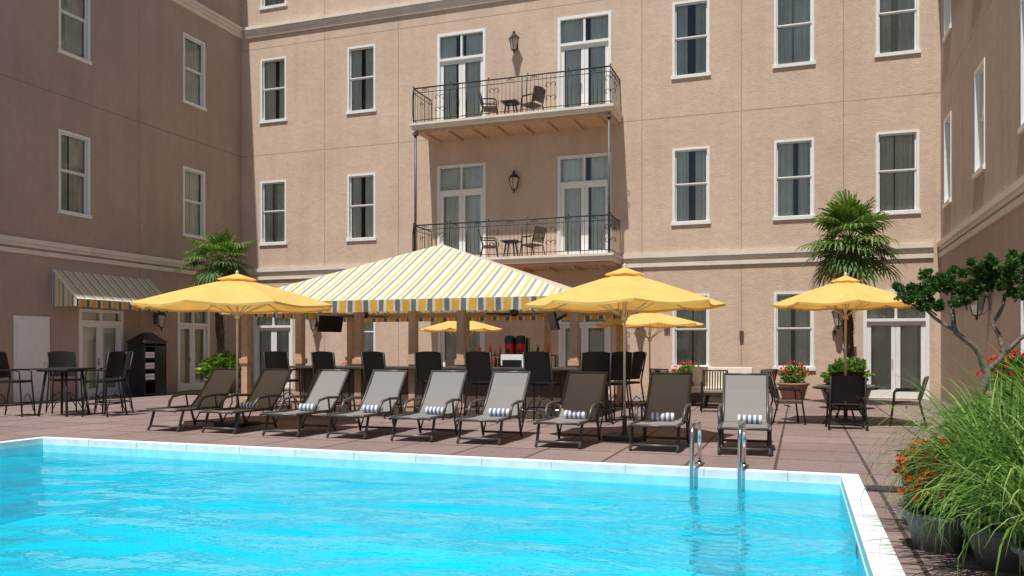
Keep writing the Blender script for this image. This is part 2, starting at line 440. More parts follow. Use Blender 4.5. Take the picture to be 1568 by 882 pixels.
french(mb,PL,24.275,.01,1.65,3.04,.6); french(mb,PL,20.115,.01,1.73,2.74,.35)
mb.obj('windows',parent=lw)
mb=MB(); mouldings(mb,PL,Y0,D-.002); mb.lbox(PL,Y0,D,-.3,.12,HT,HT+.3,'trim'); mb.obj('cornices',parent=lw)
mb=MB(); mb.lbox(PL,17.05,18.2,-.02,.04,.02,2.45,'white'); mb.lbox(PL,17.13,18.12,.04,.055,.1,2.37,'white'); mb.lbox(PL,18.0,18.05,.055,.1,1.0,1.15,'steel'); mb.obj('service_door',parent=lw)

# right wing
rw=empty('hotel_wing',(0,0,0)); Y1=5.
RY=[25.75,21.4,17.1,12.8,8.5]; ro=[]
for y in RY:
    for z in rows: ro.append((y-.55,y+.55,z,z+2.45))
for y in (17.1,12.8): ro.append((y-.55,y+.55,.9,3.3))
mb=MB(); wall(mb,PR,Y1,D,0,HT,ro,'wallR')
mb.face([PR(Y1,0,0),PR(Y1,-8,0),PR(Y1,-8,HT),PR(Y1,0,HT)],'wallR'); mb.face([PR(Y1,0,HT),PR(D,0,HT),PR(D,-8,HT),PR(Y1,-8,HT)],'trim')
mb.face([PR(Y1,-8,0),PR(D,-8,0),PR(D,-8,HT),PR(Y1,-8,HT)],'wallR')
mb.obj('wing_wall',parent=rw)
mb=MB()
for y in RY:
    for z in rows: window(mb,PR,y,z,1.1)
for y in (17.1,12.8): window(mb,PR,y,.9,1.1,2.4)
mb.obj('windows',parent=rw)
mb=MB(); mouldings(mb,PR,Y1,D-.002); mb.lbox(PR,Y1,D,-.3,.12,HT,HT+.3,'trim'); mb.obj('cornices',parent=rw)

# ------------------------------------------------------------------ balconies
def scroll(mb,x,y,z,s,axis):
    for sg in (1,-1):
        pts=[]
        for i in range(15):
            t=i/14; a=t*1.6*pi; r=s*(1-.55*t)
            du=sg*(s*1.05-r*math.cos(a)); dz=r*math.sin(a)
            pts.append((x+du,y,z+dz) if axis=='x' else (x,y+du,z+dz))
        mb.tube(pts,.011,'iron',4)
def balcony(zt,zb):
    x0,x1,y0=-12.6,-5.6,25.52; mb=MB()
    mb.box(((x0+x1)/2,(y0+D)/2-.001,(zt+zb)/2+.03),(x1-x0,D-y0,zt-zb-.06),'trim')
    mb.box(((x0+x1)/2,(y0+D)/2-.001,zt-.05),(x1-x0+.12,D-y0+.12,.08),'trim')
    mb.box(((x0+x1)/2,(y0+D)/2+.08,zb-.0),(x1-x0-.2,D-y0-.18,.1),'tan')
    for i in range(8): mb.box((x0+.45+i*(x1-x0-.9)/7,(y0+D)/2+.05,zb-.09),(.08,D-y0-.3,.09),'tan')
    rt=zt+1.2
    xa,xb,ya=x0+.06,x1-.06,y0+.06
    for z,r in ((rt,.024),(rt-.16,.012),(zt+.10,.014)):
        mb.tube([(xa,ya,z),(xb,ya,z)],r,'iron',6); mb.tube([(xa,ya,z),(xa,D,z)],r,'iron',6); mb.tube([(xb,ya,z),(xb,D,z)],r,'iron',6)
    n=int((xb-xa)/.14)
    for i in range(n+1):
        x=xa+(xb-xa)*i/n; big=i%14==0
        mb.tube([(x,ya,zt),(x,ya,rt)],.02 if big else .008,'iron',4 if not big else 6)
        if i%14==7: scroll(mb,x,ya,rt-.38,.10,'x'); scroll(mb,x,ya,zt+.4,.10,'x')
        if i%14 in (3,11): scroll(mb,x,ya,rt-.08,.05,'x')
    for xx in (xa,xb):
        m=int((D-ya)/.14)
        for i in range(1,m+1):
            y=ya+(D-ya)*i/m; mb.tube([(xx,y,zt),(xx,y,rt)],.008,'iron',4)
        scroll(mb,xx,(ya+D)/2,rt-.38,.1,'y')
    for i in range(6):
        pts=[(xa+ (xb-xa)*i/5, ya-.10*math.sin(t*pi/6)-.005, zt-.02+1.28*t/6) for t in range(7)]
        mb.tube(pts,.014,'iron',5)
        mb.lathe([(0,-.04),(.03,0),(0,.05)],(pts[-1][0],ya,rt+.05),'iron',8)
    return mb
mb=balcony(9.26,9.0); mb.obj('balcony')
mb=balcony(4.56,4.26)
for x in (-12.5,-5.72):
    mb.tube([(x,25.64,4.55),(x,25.64,9.0)],.045,'post',10)
    mb.box((x,25.64,8.90),(.16,.16,.08),'post')
mb.obj('balcony')

# wall lanterns
def lantern_mesh():
    mb=MB()
    mb.box((0,-.015,.05),(.12,.03,.34),'iron')
    mb.tube([(0,-.03,.1),(0,-.12,.2),(0,-.22,.22),(0,-.26,.3)],.014,'iron',6)
    mb.tube([(0,-.03,-.1),(0,-.12,-.2),(0,-.22,-.2)],.012,'iron',6)
    c=(0,-.24,0)
    mb.lathe([(.07,-.22),(.15,.14)],c,'lampglass',4,False)
    for j in range(4):
        a=pi/2*j; mb.tube([(c[0]+.073*math.cos(a),c[1]+.073*math.sin(a),-.22),(c[0]+.155*math.cos(a),c[1]+.155*math.sin(a),.14)],.012,'iron',4)
    mb.lathe([(.19,.14),(.17,.17),(.09,.25),(.04,.30),(.05,.34),(.0,.40)],c,'iron',4,False)
    mb.lathe([(.0,-.34),(.03,-.30),(.02,-.26),(.09,-.22),(.0,-.215)],c,'iron',8)
    return mb.data('lantern')
lm=lantern_mesh()
for x,z in ((-9.29,7.24),(-9.29,12.04),(1.09,2.46),(-17.3,2.5),(-5.0,2.5)): place(lm,'wall_lantern',(x,D,z),scale=1.1)
place(lm,'wall_lantern',(XL,22.4,2.5),pi/2,scale=1.1)
place(lm,'wall_lantern',(XR,20.3,2.5),-pi/2,scale=1.1)

# ------------------------------------------------------------------ ground & pool
px0,px1,py0,py1=-11.9,.45,1.5,10.35; cw=.2
mb=MB()
def gridhole(mb,X,Y,hole,z,k):
    for i in range(len(X)-1):
        for j in range(len(Y)-1):
            cx=(X[i]+X[i+1])/2; cy=(Y[j]+Y[j+1])/2
            if hole[0]<cx<hole[1] and hole[2]<cy<hole[3]: continue
            mb.face([(X[i],Y[j],z),(X[i+1],Y[j],z),(X[i+1],Y[j+1],z),(X[i],Y[j+1],z)],k)
gridhole(mb,[-400,px0-cw,px1+cw,400],[-400,py0-cw,py1+cw,400],(px0-cw,px1+cw,py0-cw,py1+cw),0,'deck')
mb.obj('paved_ground')
mb=MB()
zt=.025
mb.box(((px0+px1)/2,py1+cw/2,zt-.10),(px1-px0+2*cw,cw,.20),'coping'); mb.box(((px0+px1)/2,py0-cw/2,zt-.10),(px1-px0+2*cw,cw,.20),'coping')
mb.box((px0-cw/2,(py0+py1)/2,zt-.10),(cw,py1-py0,.20),'coping'); mb.box((px1+cw/2,(py0+py1)/2,zt-.10),(cw,py1-py0,.20),'coping')
for i in range(1,9):
    y=py0+i*1.0; mb.box((px1+cw/2,y,zt-.099),(cw+.004,.008,.203),'joint')
for i in range(1,13):
    x=px0+i*.98; mb.box((x,py1+cw/2,zt-.099),(.008,cw+.004,.203),'joint')
zb=-1.25; zt2=-.075
q=[(px0,py0),(px1,py0),(px1,py1),(px0,py1)]
for i in range(4):
    a,b=q[i],q[(i+1)%4]
    mb.face([(a[0],a[1],zb),(b[0],b[1],zb),(b[0],b[1],zt2-.3),(a[0],a[1],zt2-.3)],'poolwall')
t=.012
mb.box(((px0+px1)/2,py1-t/2+.05,-.075-.15),(px1-px0,.1+t,.30),'pooltile'); mb.box(((px0+px1)/2,py0+t/2-.05,-.225),(px1-px0,.1+t,.30),'pooltile')
mb.box((px0+t/2-.05,(py0+py1)/2,-.2251),(.1+t,py1-py0-.03,.299),'pooltile'); mb.box((px1-t/2+.05,(py0+py1)/2,-.2251),(.1+t,py1-py0-.03,.299),'pooltile')
mb.face([(px0,py0,zb),(px1,py0,zb),(px1,py1,zb),(px0,py1,zb)],'poolwall')
for y in (7.2,): mb.box((px1-t-.004,y,-.12),(.008,.22,.10),'towelB')
mb.obj('swimming_pool')
mb=MB(); zw=-.20
mb.face([(px0+.02,py0+.02,zw),(px1-.02,py0+.02,zw),(px1-.02,py1-.02,zw),(px0+.02,py1-.02,zw)],'water'); mb.obj('water')
mb=MB()
for x in (-1.24,-.68):
    pts=[(x,10.95,0),(x,10.95,.35)]+arc((x,10.75,.38),.20,0,90,6)+[(x,10.45,.585)]+arc((x,10.35,.385),.20,90,180,6)+[(x,10.13,.1),(x,10.10,-.4),(x,10.10,-1.1)]
    mb.tube(pts,.027,'steel',12); mb.lathe([(.06,0),(.06,.02),(.03,.035)],(x,10.95,0),'steel',12)
for z in (-.26,-.5,-.75): mb.box((-.96,10.12,z),(.56,.10,.03),'steel')
mb.obj('pool_ladder')

# ------------------------------------------------------------------ loungers
mb=MB(); w=.345
seatp=[(0,.40),(.3,.385),(.7,.375),(1.12,.385)]
mb.slab(seatp,-w+.02,w-.02,.018,'sling')
bk=[(1.12,.39),(1.35,.60),(1.58,.86),(1.75,1.09)]
mb.slab(bk,-w+.03,w-.03,.018,'sling')
for sx in (-1,1):
    x=sx*w
    mb.tube([(x,-.03,.37),(x,0,.395),(x,1.16,.385)],.025,'lframe',8)
    mb.tube([(x*.96,1.12,.385),(x*.96,1.36,.61),(x*.96,1.76,1.10)],.022,'lframe',8)
    mb.tube([(x,.20,.39),(x,.10,.10),(x,.04,.02)],.024,'lframe',8)
    mb.tube([(x,1.10,.38),(x,1.24,.02)],.024,'lframe',8)
    mb.tube([(x*1.03,.55,.385),(x*1.06,.60,.52),(x*1.08,.68,.60),(x*1.08,.95,.635),(x*1.06,1.30,.62),(x*1.02,1.36,.60)],.025,'lframe',8)
    mb.tube([(x*1.03,1.0,.63),(x*1.03,1.05,.385)],.018,'lframe',6)
    mb.tube([(x*.98,1.24,.1),(x*.98,1.5,.45),(x*.96,1.5,.78)],.014,'lframe',6)
for y,z in ((0,.385),(.09,.09),(1.22,.09),(1.12,.36),(1.76,1.10)): mb.tube([(-w,y,z),(w,y,z)],.020,'lframe',8)
lme=mb.data('sun_lounger')
LX=[-11.0,-9.78,-8.42,-7.18,-5.95,-4.78,-3.47,-2.02,-.74]
tw=MB(); segs=9
for i in range(segs):
    a=-.17+.34*i/segs; tw.tube([(a,0,0),(a+.34/segs,0,0)],[.068,.068],'towelW' if i%2==0 else 'towelB',14)
for e in (-.171,.171): tw.tube([(e,0,0),(e*1.02,0,0)],[.05,.045],'towelW',14)
twe=tw.data('rolled_towel')
for i,x in enumerate(LX):
    rz=math.radians(R(-3,3))
    yy=12.0+R(-.06,.06)
    place(lme,'sun_lounger',(x,yy,0),rz)
    if i>0: place(twe,'rolled_towel',(x+R(-.03,.05),yy+.93,.445),rz+R(-.15,.15))

# ------------------------------------------------------------------ umbrellas
def umbrella(Rd,zt,ze,n=8,rot=0,poleR=.022,base=True):
    mb=MB(); rr=6; sub=6
    def prof(t): return zt-(zt-ze)*(t**1.12)
    def pt(t,a,k):
        e=1-.045*math.sin(k*pi)*t - (1-math.cos(pi/n)/math.cos((k-.5)*2*pi/n))*1.0
        r=Rd*t*e; z=prof(t)-.05*math.sin(k*pi)*t*(.4+t*.6)
        return (r*math.cos(a),r*math.sin(a),z)
    for i in range(n):
        a0=rot+2*pi*i/n
        vs=[];fs=[]
        for r in range(rr+1):
            t=.10+(.90)*r/rr
            for s_ in range(sub+1): vs.append(pt(t,a0+2*pi/n*s_/sub,s_/sub))
        for r in range(rr):
            for s_ in range(sub):
                b=r*(sub+1)+s_; fs.append((b,b+1,b+sub+2,b+sub+1))
        mb.mesh(vs,fs,'yellow',True)
        for s_ in range(sub):
            p=Vector(pt(1,a0+2*pi/n*s_/sub,s_/sub)); q=Vector(pt(1,a0+2*pi/n*(s_+1)/sub,(s_+1)/sub)); d=Vector((0,0,-.04))
            mb.face([p,q,q+d,p+d],'yellow')
        p=Vector(pt(1,a0,0)); 
        mb.tube([(0,0,zt-.06),p+Vector((0,0,-.03))],.010,'pole',5)
        hf=Vector(pt(.55,a0,0))+Vector((0,0,-.03)); mb.tube([(0,0,zt-.75),hf],.009,'pole',5)
    vs=[(0,0,zt+.09)];fs=[]
    for j in range(n*2):
        a=rot+pi*j/n; r=Rd*.20*(1 if j%2==0 else .93); vs.append((r*math.cos(a),r*math.sin(a),zt-.03*(1 if j%2==0 else 1.4)))
    for j in range(n*2): fs.append((0,1+j,1+(j+1)%(n*2)))
    mb.mesh(vs,fs,'yellow')
    mb.tube([(0,0,0.02),(0,0,zt+.10)],poleR,'pole',12); mb.lathe([(.03,.08),(.035,.12),(.0,.16)],(0,0,zt),'pole',10)
    mb.lathe([(.05,zt-.80),(.05,zt-.70)],(0,0,0),'pole',10)
    if base:
        mb.box((0,0,.045),(.62,.62,.07),'base'); mb.lathe([(.06,.08),(.04,.12),(.04,.4),(.0,.4)],(0,0,0),'base',12)
    return mb
umbrella(1.95,2.90,2.36,8,.2).obj('patio_umbrella',(-10.42,13.45,0))
umbrella(1.66,2.78,2.26,8,.28).obj('patio_umbrella',(-2.76,13.55,0))
umbrella(1.42,2.90,2.42,8,.1).obj('patio_umbrella',(.86,17.8,0))
umbrella(1.45,2.52,2.18,8,.3).obj('patio_umbrella',(-3.8,22.0,0))
umbrella(1.35,2.50,2.15,8,.15).obj('patio_umbrella',(-10.2,24.2,0))

# ------------------------------------------------------------------ pavilion
mb=MB(); x0,x1,y0,y1,ze=-13.3,-4.3,16.5,22.7,2.62; ap=Vector((-8.8,19.6,4.24))
c=[Vector((x0,y0,ze)),Vector((x1,y0,ze)),Vector((x1,y1,ze)),Vector((x0,y1,ze))]
def tri(a,b,ap,k,n=12):
    vs=[];fs=[];ix={}
    for i in range(n+1):
        for j in range(n+1-i):
            s_=i/n;t_=j/n
            p=a*(1-s_-t_)+b*t_+ap*s_
            sag=.05*math.sin(pi*s_)*4*max(0,(1-s_-t_)*t_)
            ix[(i,j)]=len(vs); vs.append(p-Vector((0,0,sag)))
    for i in range(n):
        for j in range(n-i):
            fs.append((ix[(i,j)],ix[(i,j+1)],ix[(i+1,j)]))
            if j<n-i-1: fs.append((ix[(i,j+1)],ix[(i+1,j+1)],ix[(i+1,j)]))
    mb.mesh(vs,fs,k,True)
tri(c[0],c[1],ap,'strX'); tri(c[2],c[3],ap,'strX'); tri(c[1],c[2],ap,'strY'); tri(c[3],c[0],ap,'strY')
for i in range(4):
    a,b=c[i],c[(i+1)%4]; k='valX' if i%2==0 else 'valY'; n=60
    nrm=Vector(((b-a).y,-(b-a).x,0)).normalized()
    for j in range(n):
        p=a+(b-a)*j/n; q=a+(b-a)*(j+1)/n
        w1=nrm*.02*math.sin(j*.9); w2=nrm*.02*math.sin((j+1)*.9)
        mb.face([p,q,q-Vector((0,0,.27))+w2,p-Vector((0,0,.27))+w1],k)
    ins=-nrm*.06+Vector((0,0,-.05)); mb.tube([a+ins,b+ins],.03,'white',6)
    mb.tube([a+(ap-a)*.01+Vector((0,0,-.05)),ap+Vector((0,0,-.06))],.03,'white',6)
posts=[(-11.35,17),(-9.74,17),(-8.34,17),(-7.15,17),(-4.54,17),(-12.9,17),(-12.9,22),(-9.2,22.2),(-6.7,22.2),(-4.6,22)]
for x,y in posts:
    mb.box((x,y,1.28),(.17,.17,2.55),'tan'); mb.box((x,y,.15),(.26,.26,.3),'tan'); mb.box((x,y,1.22),(.24,.24,.12),'tan')
for yy in (17,22.1): mb.box((-8.75,yy,2.50),(8.6,.10,.12),'tan')
for xx in (-12.9,-4.55): mb.box((xx,19.5,2.50),(.10,5,.12),'tan')
mb.obj('bar_pavilion')
mb=MB()
mb.box((-7.95,17.05,1.085),(7.1,.75,.055),'counter'); mb.box((-7.95,17.15,.53),(6.9,.45,1.055),'barfront')
mb.box((-4.75,19.0,1.083),(.7,3.15,.055),'counter'); mb.box((-4.85,19.0,.53),(.45,3.1,1.053),'barfront')
for i in range(12): mb.box((-11.2+i*.59,16.918,.55),(.04,.02,.9),'counter')
mb.tube([(-11.3,16.8,.2),(-4.5,16.8,.2)],.025,'steel',8)
mb.box((-8.4,19.9,.5),(4.2,.6,1.0),'steel')
mb.box((-6.9,20.05,1.35),(2.2,.28,.03),'counter')
for xx in (-7.98,-6.9,-5.82): mb.box((xx,20.05,1.18),(.04,.28,.34),'counter')
mb.obj('bar_counter',bevel=.008)
mb=MB()
mb.box((0,0,.14),(.52,.5,.28),'white'); mb.box((0,-.255,.10),(.44,.02,.12),'black'); mb.box((0,-.30,.02),(.46,.12,.04),'black')
mb.box((0,.17,.46),(.5,.16,.36),'black')
for sx in (-.125,.125):
    mb.lathe([(.0,.28),(.10,.28),(.112,.34),(.112,.50),(.10,.54)],(sx,-.04,0),'redpl',14); mb.lathe([(.118,.52),(.122,.62),(.105,.68),(0,.70)],(sx,-.04,0),'black',14)
    mb.box((sx,-.17,.33),(.05,.08,.13),'black')
mb.obj('frozen_drink_machine',(-5.9,17.1,1.113))
def tv():
    mb=MB(); mb.box((0,0,0),(.62,.06,.40),'black',Matrix.Rotation(.25,3,'X')); mb.tube([(0,.05,0),(0,.3,.15)],.03,'black'); return mb.data('tv')
tvm=tv()
place(tvm,'television',(-10.7,17.3,2.12),math.radians(60)); place(tvm,'television',(-5.1,17.3,2.12),math.radians(-60))
def fan():
    mb=MB(); mb.tube([(0,0,.6),(0,0,.1)],.02,'black'); mb.lathe([(0,.12),(.1,.1),(.12,0),(.05,-.06),(0,-.06)],(0,0,0),'black',14)
    for i in range(5): mb.box(Matrix.Rotation(i*2*pi/5,3,'Z')@Vector((.42,0,0)),(.6,.13,.015),'barfront',Matrix.Rotation(i*2*pi/5,3,'Z')@Matrix.Rotation(.2,3,'X'))
    return mb.data('fan')
fm=fan(); place(fm,'ceiling_fan',(-10.9,19.3,2.38)); place(fm,'ceiling_fan',(-6.7,19.3,2.38))
def bottles(n,step):
    mb=MB()
    for i in range(n):
        x=i*step; h=R(.22,.32); mb.lathe([(0,0),(.035,0),(.035,h*.6),(.013,h*.75),(.013,h),(0,h)],(x,R(-.05,.05),0),random.choice(['bushA','orange','lampglass','redpl','curtain','barfront','lampglass']),10)
    return mb
bottles(14,.145).obj('liquor_bottles',(-7.9,20.02,1.366))
bottles(10,.13).obj('liquor_bottles',(-7.6,19.75,1.0)); bottles(6,.11).obj('liquor_bottles',(-6.85,17.2,1.113))
mb=MB()
for i in range(4): mb.lathe([(.03,0),(.04,.14),(.038,.14)],(i*.11,0,0),'white',10)
mb.obj('drinking_glasses',(-7.9,17.0,1.113))

# ------------------------------------------------------------------ chairs
def chair(sh,bt,w=.52,k='wick',foot=True,slats=False):
    mb=MB(); d=.46; h=w/2
    mb.box((0,.02,sh-.02),(w-.04,d,.05),k)
    vs=[];fs=[];n=8;rows_=5
    for r in range(rows_+1):
        t=r/rows_; z=sh+.06+(bt-sh-.06)*t
        for i in range(n+1):
            u=-1+2*i/n; ww=h*(.90+.10*t); top=-.03*(u*u) if r==rows_ else 0
            vs.append((u*ww,-d/2-.02-.13*t+.06*u*u,z+top))
    for r in range(rows_):
        for i in range(n): b=r*(n+1)+i; fs.append((b,b+1,b+n+2,b+n+1))
    b0=len(vs); vs+= [(x,y-.025,z) for x,y,z in vs[:]]
    fs2=[tuple(b0+j for j in reversed(f)) for f in fs]
    rim=[(i,i+1) for i in range(n)]+[(rows_*(n+1)+i,rows_*(n+1)+i+1) for i in range(n)]+[(r*(n+1),(r+1)*(n+1)) for r in range(rows_)]+[(r*(n+1)+n,(r+1)*(n+1)+n) for r in range(rows_)]
    fs3=[(a,b,b+b0,a+b0) for a,b in rim]
    if not slats: mb.mesh(vs,fs+fs2+fs3,k,False)
    else:
        for i in range(9):
            x=-h*.85+i*h*1.7/8; mb.box((x,-d/2-.08,(sh+bt)/2+.02),(.028,.02,bt-sh-.08),k,Matrix.Rotation(.25,3,'X'))
        mb.tube([(-h,-d/2-.15,bt),(h,-d/2-.15,bt)],.02,'wframe',6)
    for sx in (-1,1):
        x=sx*h
        mb.tube([(x*1.08,d/2+.06,0),(x*.98,d/2,sh),(x*1.0,d/2-.01,sh+.20),(x*1.02,d/2-.08,sh+.235),(x*1.02,-d/2+.02,sh+.24),(x*1.0,-d/2-.06,sh+.26)],.018,'wframe',8)
        mb.tube([(x*1.08,-d/2-.12,0),(x*.98,-d/2,sh),(x*.97,-d/2-.13,bt-.02)],.018,'wframe',8)
        mb.box((x*1.03,0,sh+.25),(.05,d-.06,.02),'wframe')
        if foot:
            mb.tube([(x*1.05,d/2+.04,.28),(x*1.05,-d/2-.08,.28)],.012,'wframe',6)
    if foot:
        for y in (d/2+.04,-d/2-.08): mb.tube([(-h*1.05,y,.28),(h*1.05,y,.28)],.014,'wframe',6)
        mb.tube([(-h*1.05,d/2+.03,.1),(-h*.5,d/2+.03,.42),(0,d/2+.03,.5),(h*.5,d/2+.03,.42),(h*1.05,d/2+.03,.1)],.011,'wframe',6)
        mb.tube([(-h*1.05,-d/2-.08,.1),(-h*.5,-d/2-.07,.42),(0,-d/2-.06,.5),(h*.5,-d/2-.07,.42),(h*1.05,-d/2-.08,.1)],.011,'wframe',6)
    else:
        mb.tube([(-h*1.0,0,sh-.1),(h*1.0,0,sh-.1)],.012,'wframe',6)
    return mb.data('chair')
bc=chair(.80,1.46,.60); dc=chair(.46,1.02,.62,'wick',False); wc=chair(.46,.98,.58,'brownwick',False); sc_=chair(.46,1.0,.58,'brownwick',False,True)
for x in (-11.3,-10.0,-8.75,-7.51,-6.3,-5.02): place(bc,'bar_chair',(x,16.25+R(-.05,.05),0),R(-.15,.15))
for x,y,r in ((-3.98,16.4,.4),(-3.75,17.0,.9),(-3.6,17.7,1.2)): place(bc,'bar_chair',(x,y,0),r)
def table(h,r,square=True):
    mb=MB()
    if square:
        mb.box((0,0,h-.02),(2*r,2*r,.04),'tabletop'); mb.box((0,0,h-.06),(2*r-.15,2*r-.15,.04),'wframe')
        for sx in (-1,1):
            for sy in (-1,1): mb.tube([(sx*(r-.06)*.9,sy*(r-.06)*.9,0),(sx*(r-.1)*.7,sy*(r-.1)*.7,h-.05)],.028,'wframe',8)
    else:
        mb.lathe([(0,h-.04),(r,h-.04),(r+.01,h-.02),(r,h),(0,h)],(0,0,0),'tabletop',28,False)
        for i in range(4):
            a=i*pi/2+.4; mb.tube([(r*.75*math.cos(a),r*.75*math.sin(a),0),(r*.35*math.cos(a),r*.35*math.sin(a),h*.5),(r*.7*math.cos(a),r*.7*math.sin(a),h-.05)],.02,'wframe',8)
    return mb.data('table')
place(table(1.08,.46),'bar_height_table',(-15.8,14.3,0),.15)
for x,y,r in ((-16.7,13.8,-1.1),(-14.85,14.5,1.7),(-16.5,14.95,-2.1),(-15.3,15.2,2.7)): place(bc,'bar_chair',(x,y,0),r)
place(table(.75,.62,False),'patio_table',(.86,17.8,0))
for m_,x,y,r in ((dc,.82,16.75,.05),(wc,-.25,17.6,-1.35),(wc,1.98,17.9,1.45),(dc,.95,18.95,3.1)): place(m_,'patio_chair',(x,y,0),r)
for x,y,r in ((-1.95,20.3,.15),(-3.2,21.2,-.5),(-1.0,21.3,.9),(-2.9,20.0,-1.2)): place(sc_,'slat_back_chair',(x,y,0),r)
mb=MB(); mb.box((0,0,.22),(1.7,.8,.25),'brownwick'); mb.box((0,-.02,.42),(1.55,.7,.16),'cream'); mb.box((0,.33,.72),(1.6,.18,.6),'cream',Matrix.Rotation(-.12,3,'X'))
for sx in (-.82,.82): mb.box((sx,0,.4),(.12,.8,.5),'brownwick')
for sx in (-.7,.7):
    for sy in (-.3,.3): mb.box((sx,sy,.06),(.06,.06,.1),'wframe')
mb.obj('outdoor_sofa',(-2.0,22.6,0),bevel=.03)
place(table(.42,.42),'coffee_table',(-2.0,21.6,0))
for zz,mm in ((9.26,wc),(4.56,sc_)):
    place(table(.62,.28),'balcony_table',(-9.25,26.3,zz))
    place(mm,'balcony_chair',(-10.0,26.25,zz),-1.2); place(mm,'balcony_chair',(-8.5,26.3,zz),1.2)

mb=MB(); Wd,Dp,Hh=1.15,.6,1.65
mb.box((0,-Dp/2+.02,Hh/2+.05),(Wd,.04,Hh),'black')
for x in (-Wd/2+.02,Wd/2-.02,.02): mb.box((x,0,Hh/2+.05),(.04,Dp,Hh),'black')
for z in (.07,.5,.85,1.2,1.6,1.7): mb.box((0,0,z),(Wd-.01,Dp-.01,.035),'black')
mb.box((-.27,Dp/2-.02,.85),(.5,.03,1.5),'black')
vs=[(-Wd/2-.06,-Dp/2-.06,1.72),(Wd/2+.06,-Dp/2-.06,1.72),(Wd/2+.06,Dp/2+.06,1.72),(-Wd/2-.06,Dp/2+.06,1.72),(-.25,0,2.05),(.25,0,2.05)]
mb.mesh(vs,[(0,1,5,4),(2,3,4,5),(1,2,5),(3,0,4),(0,3,2,1)],'black')
for z in (.52,.87,1.22):
    for j in range(3): 
        for xx in (.17,.42): mb.box((xx,.12,z+.045+j*.062),(.22,.36,.055),'pink' if j%2 else 'towelW')
mb.obj('towel_cabinet',(-20.0,21.3,0),-pi/2+.15)

mb=MB(); ya,yb=18.3,22.1; zt,zf,pj=3.85,2.98,.95
A=[Vector((XL+.02,ya,zt)),Vector((XL+.02,yb,zt)),Vector((XL+pj,yb,zf)),Vector((XL+pj,ya,zf))]
mb.face(A,'strY'); 
for i in range(14):
    p=A[3]+(A[2]-A[3])*i/14; q=A[3]+(A[2]-A[3])*(i+1)/14
    mb.face([p,q,q+Vector((0,0,-.22)),(p+q)/2+Vector((0,0,-.26)),p+Vector((0,0,-.22))],'valY')
for a,b in ((A[0],A[3]),(A[1],A[2])):
    mb.face([a,b,b+Vector((0,0,-.22)),Vector((a.x,a.y,zf-.22))],'strX')
    mb.tube([a,b],.018,'white',6)
mb.tube([A[3],A[2]],.018,'white',6)
mb.obj('striped_awning')

# ------------------------------------------------------------------ plants
def pot(mb,r,h,c=(0,0,0),k='terr'):
    mb.lathe([(0,0.0),(r*.68,0.0),(r*.92,h*.8),(r*.95,h*.86),(r*1.05,h*.88),(r*1.05,h),(r*.9,h),(r*.88,h-.05),(0,h-.05)],c,k,24)
    mb.lathe([(0,h-.045),(r*.88,h-.045)],c,'soil',24)
def leafcloud(mb,c,rad,n,size,ks,shell=.55,up=.3):
    c=Vector(c)
    for i in range(n):
        d=Vector((random.gauss(0,1),random.gauss(0,1),random.gauss(0,1))).normalized()
        r=R(shell,1)**.8*(.82+.35*noise.noise(d*2.3+c*3))
        p=c+Vector((d.x*rad[0]*r,d.y*rad[1]*r,d.z*rad[2]*r))
        t=(d+Vector((R(-1,1),R(-1,1),R(-1,1)))*.8+Vector((0,0,up))).normalized()
        s_=t.cross(Vector((R(-1,1),R(-1,1),R(-1,1)))).normalized()
        l=size*R(.7,1.4); w=l*.28
        mb.face([p-t*l*.5,p+s_*w,p+t*l*.5,p-s_*w],random.choice(ks))
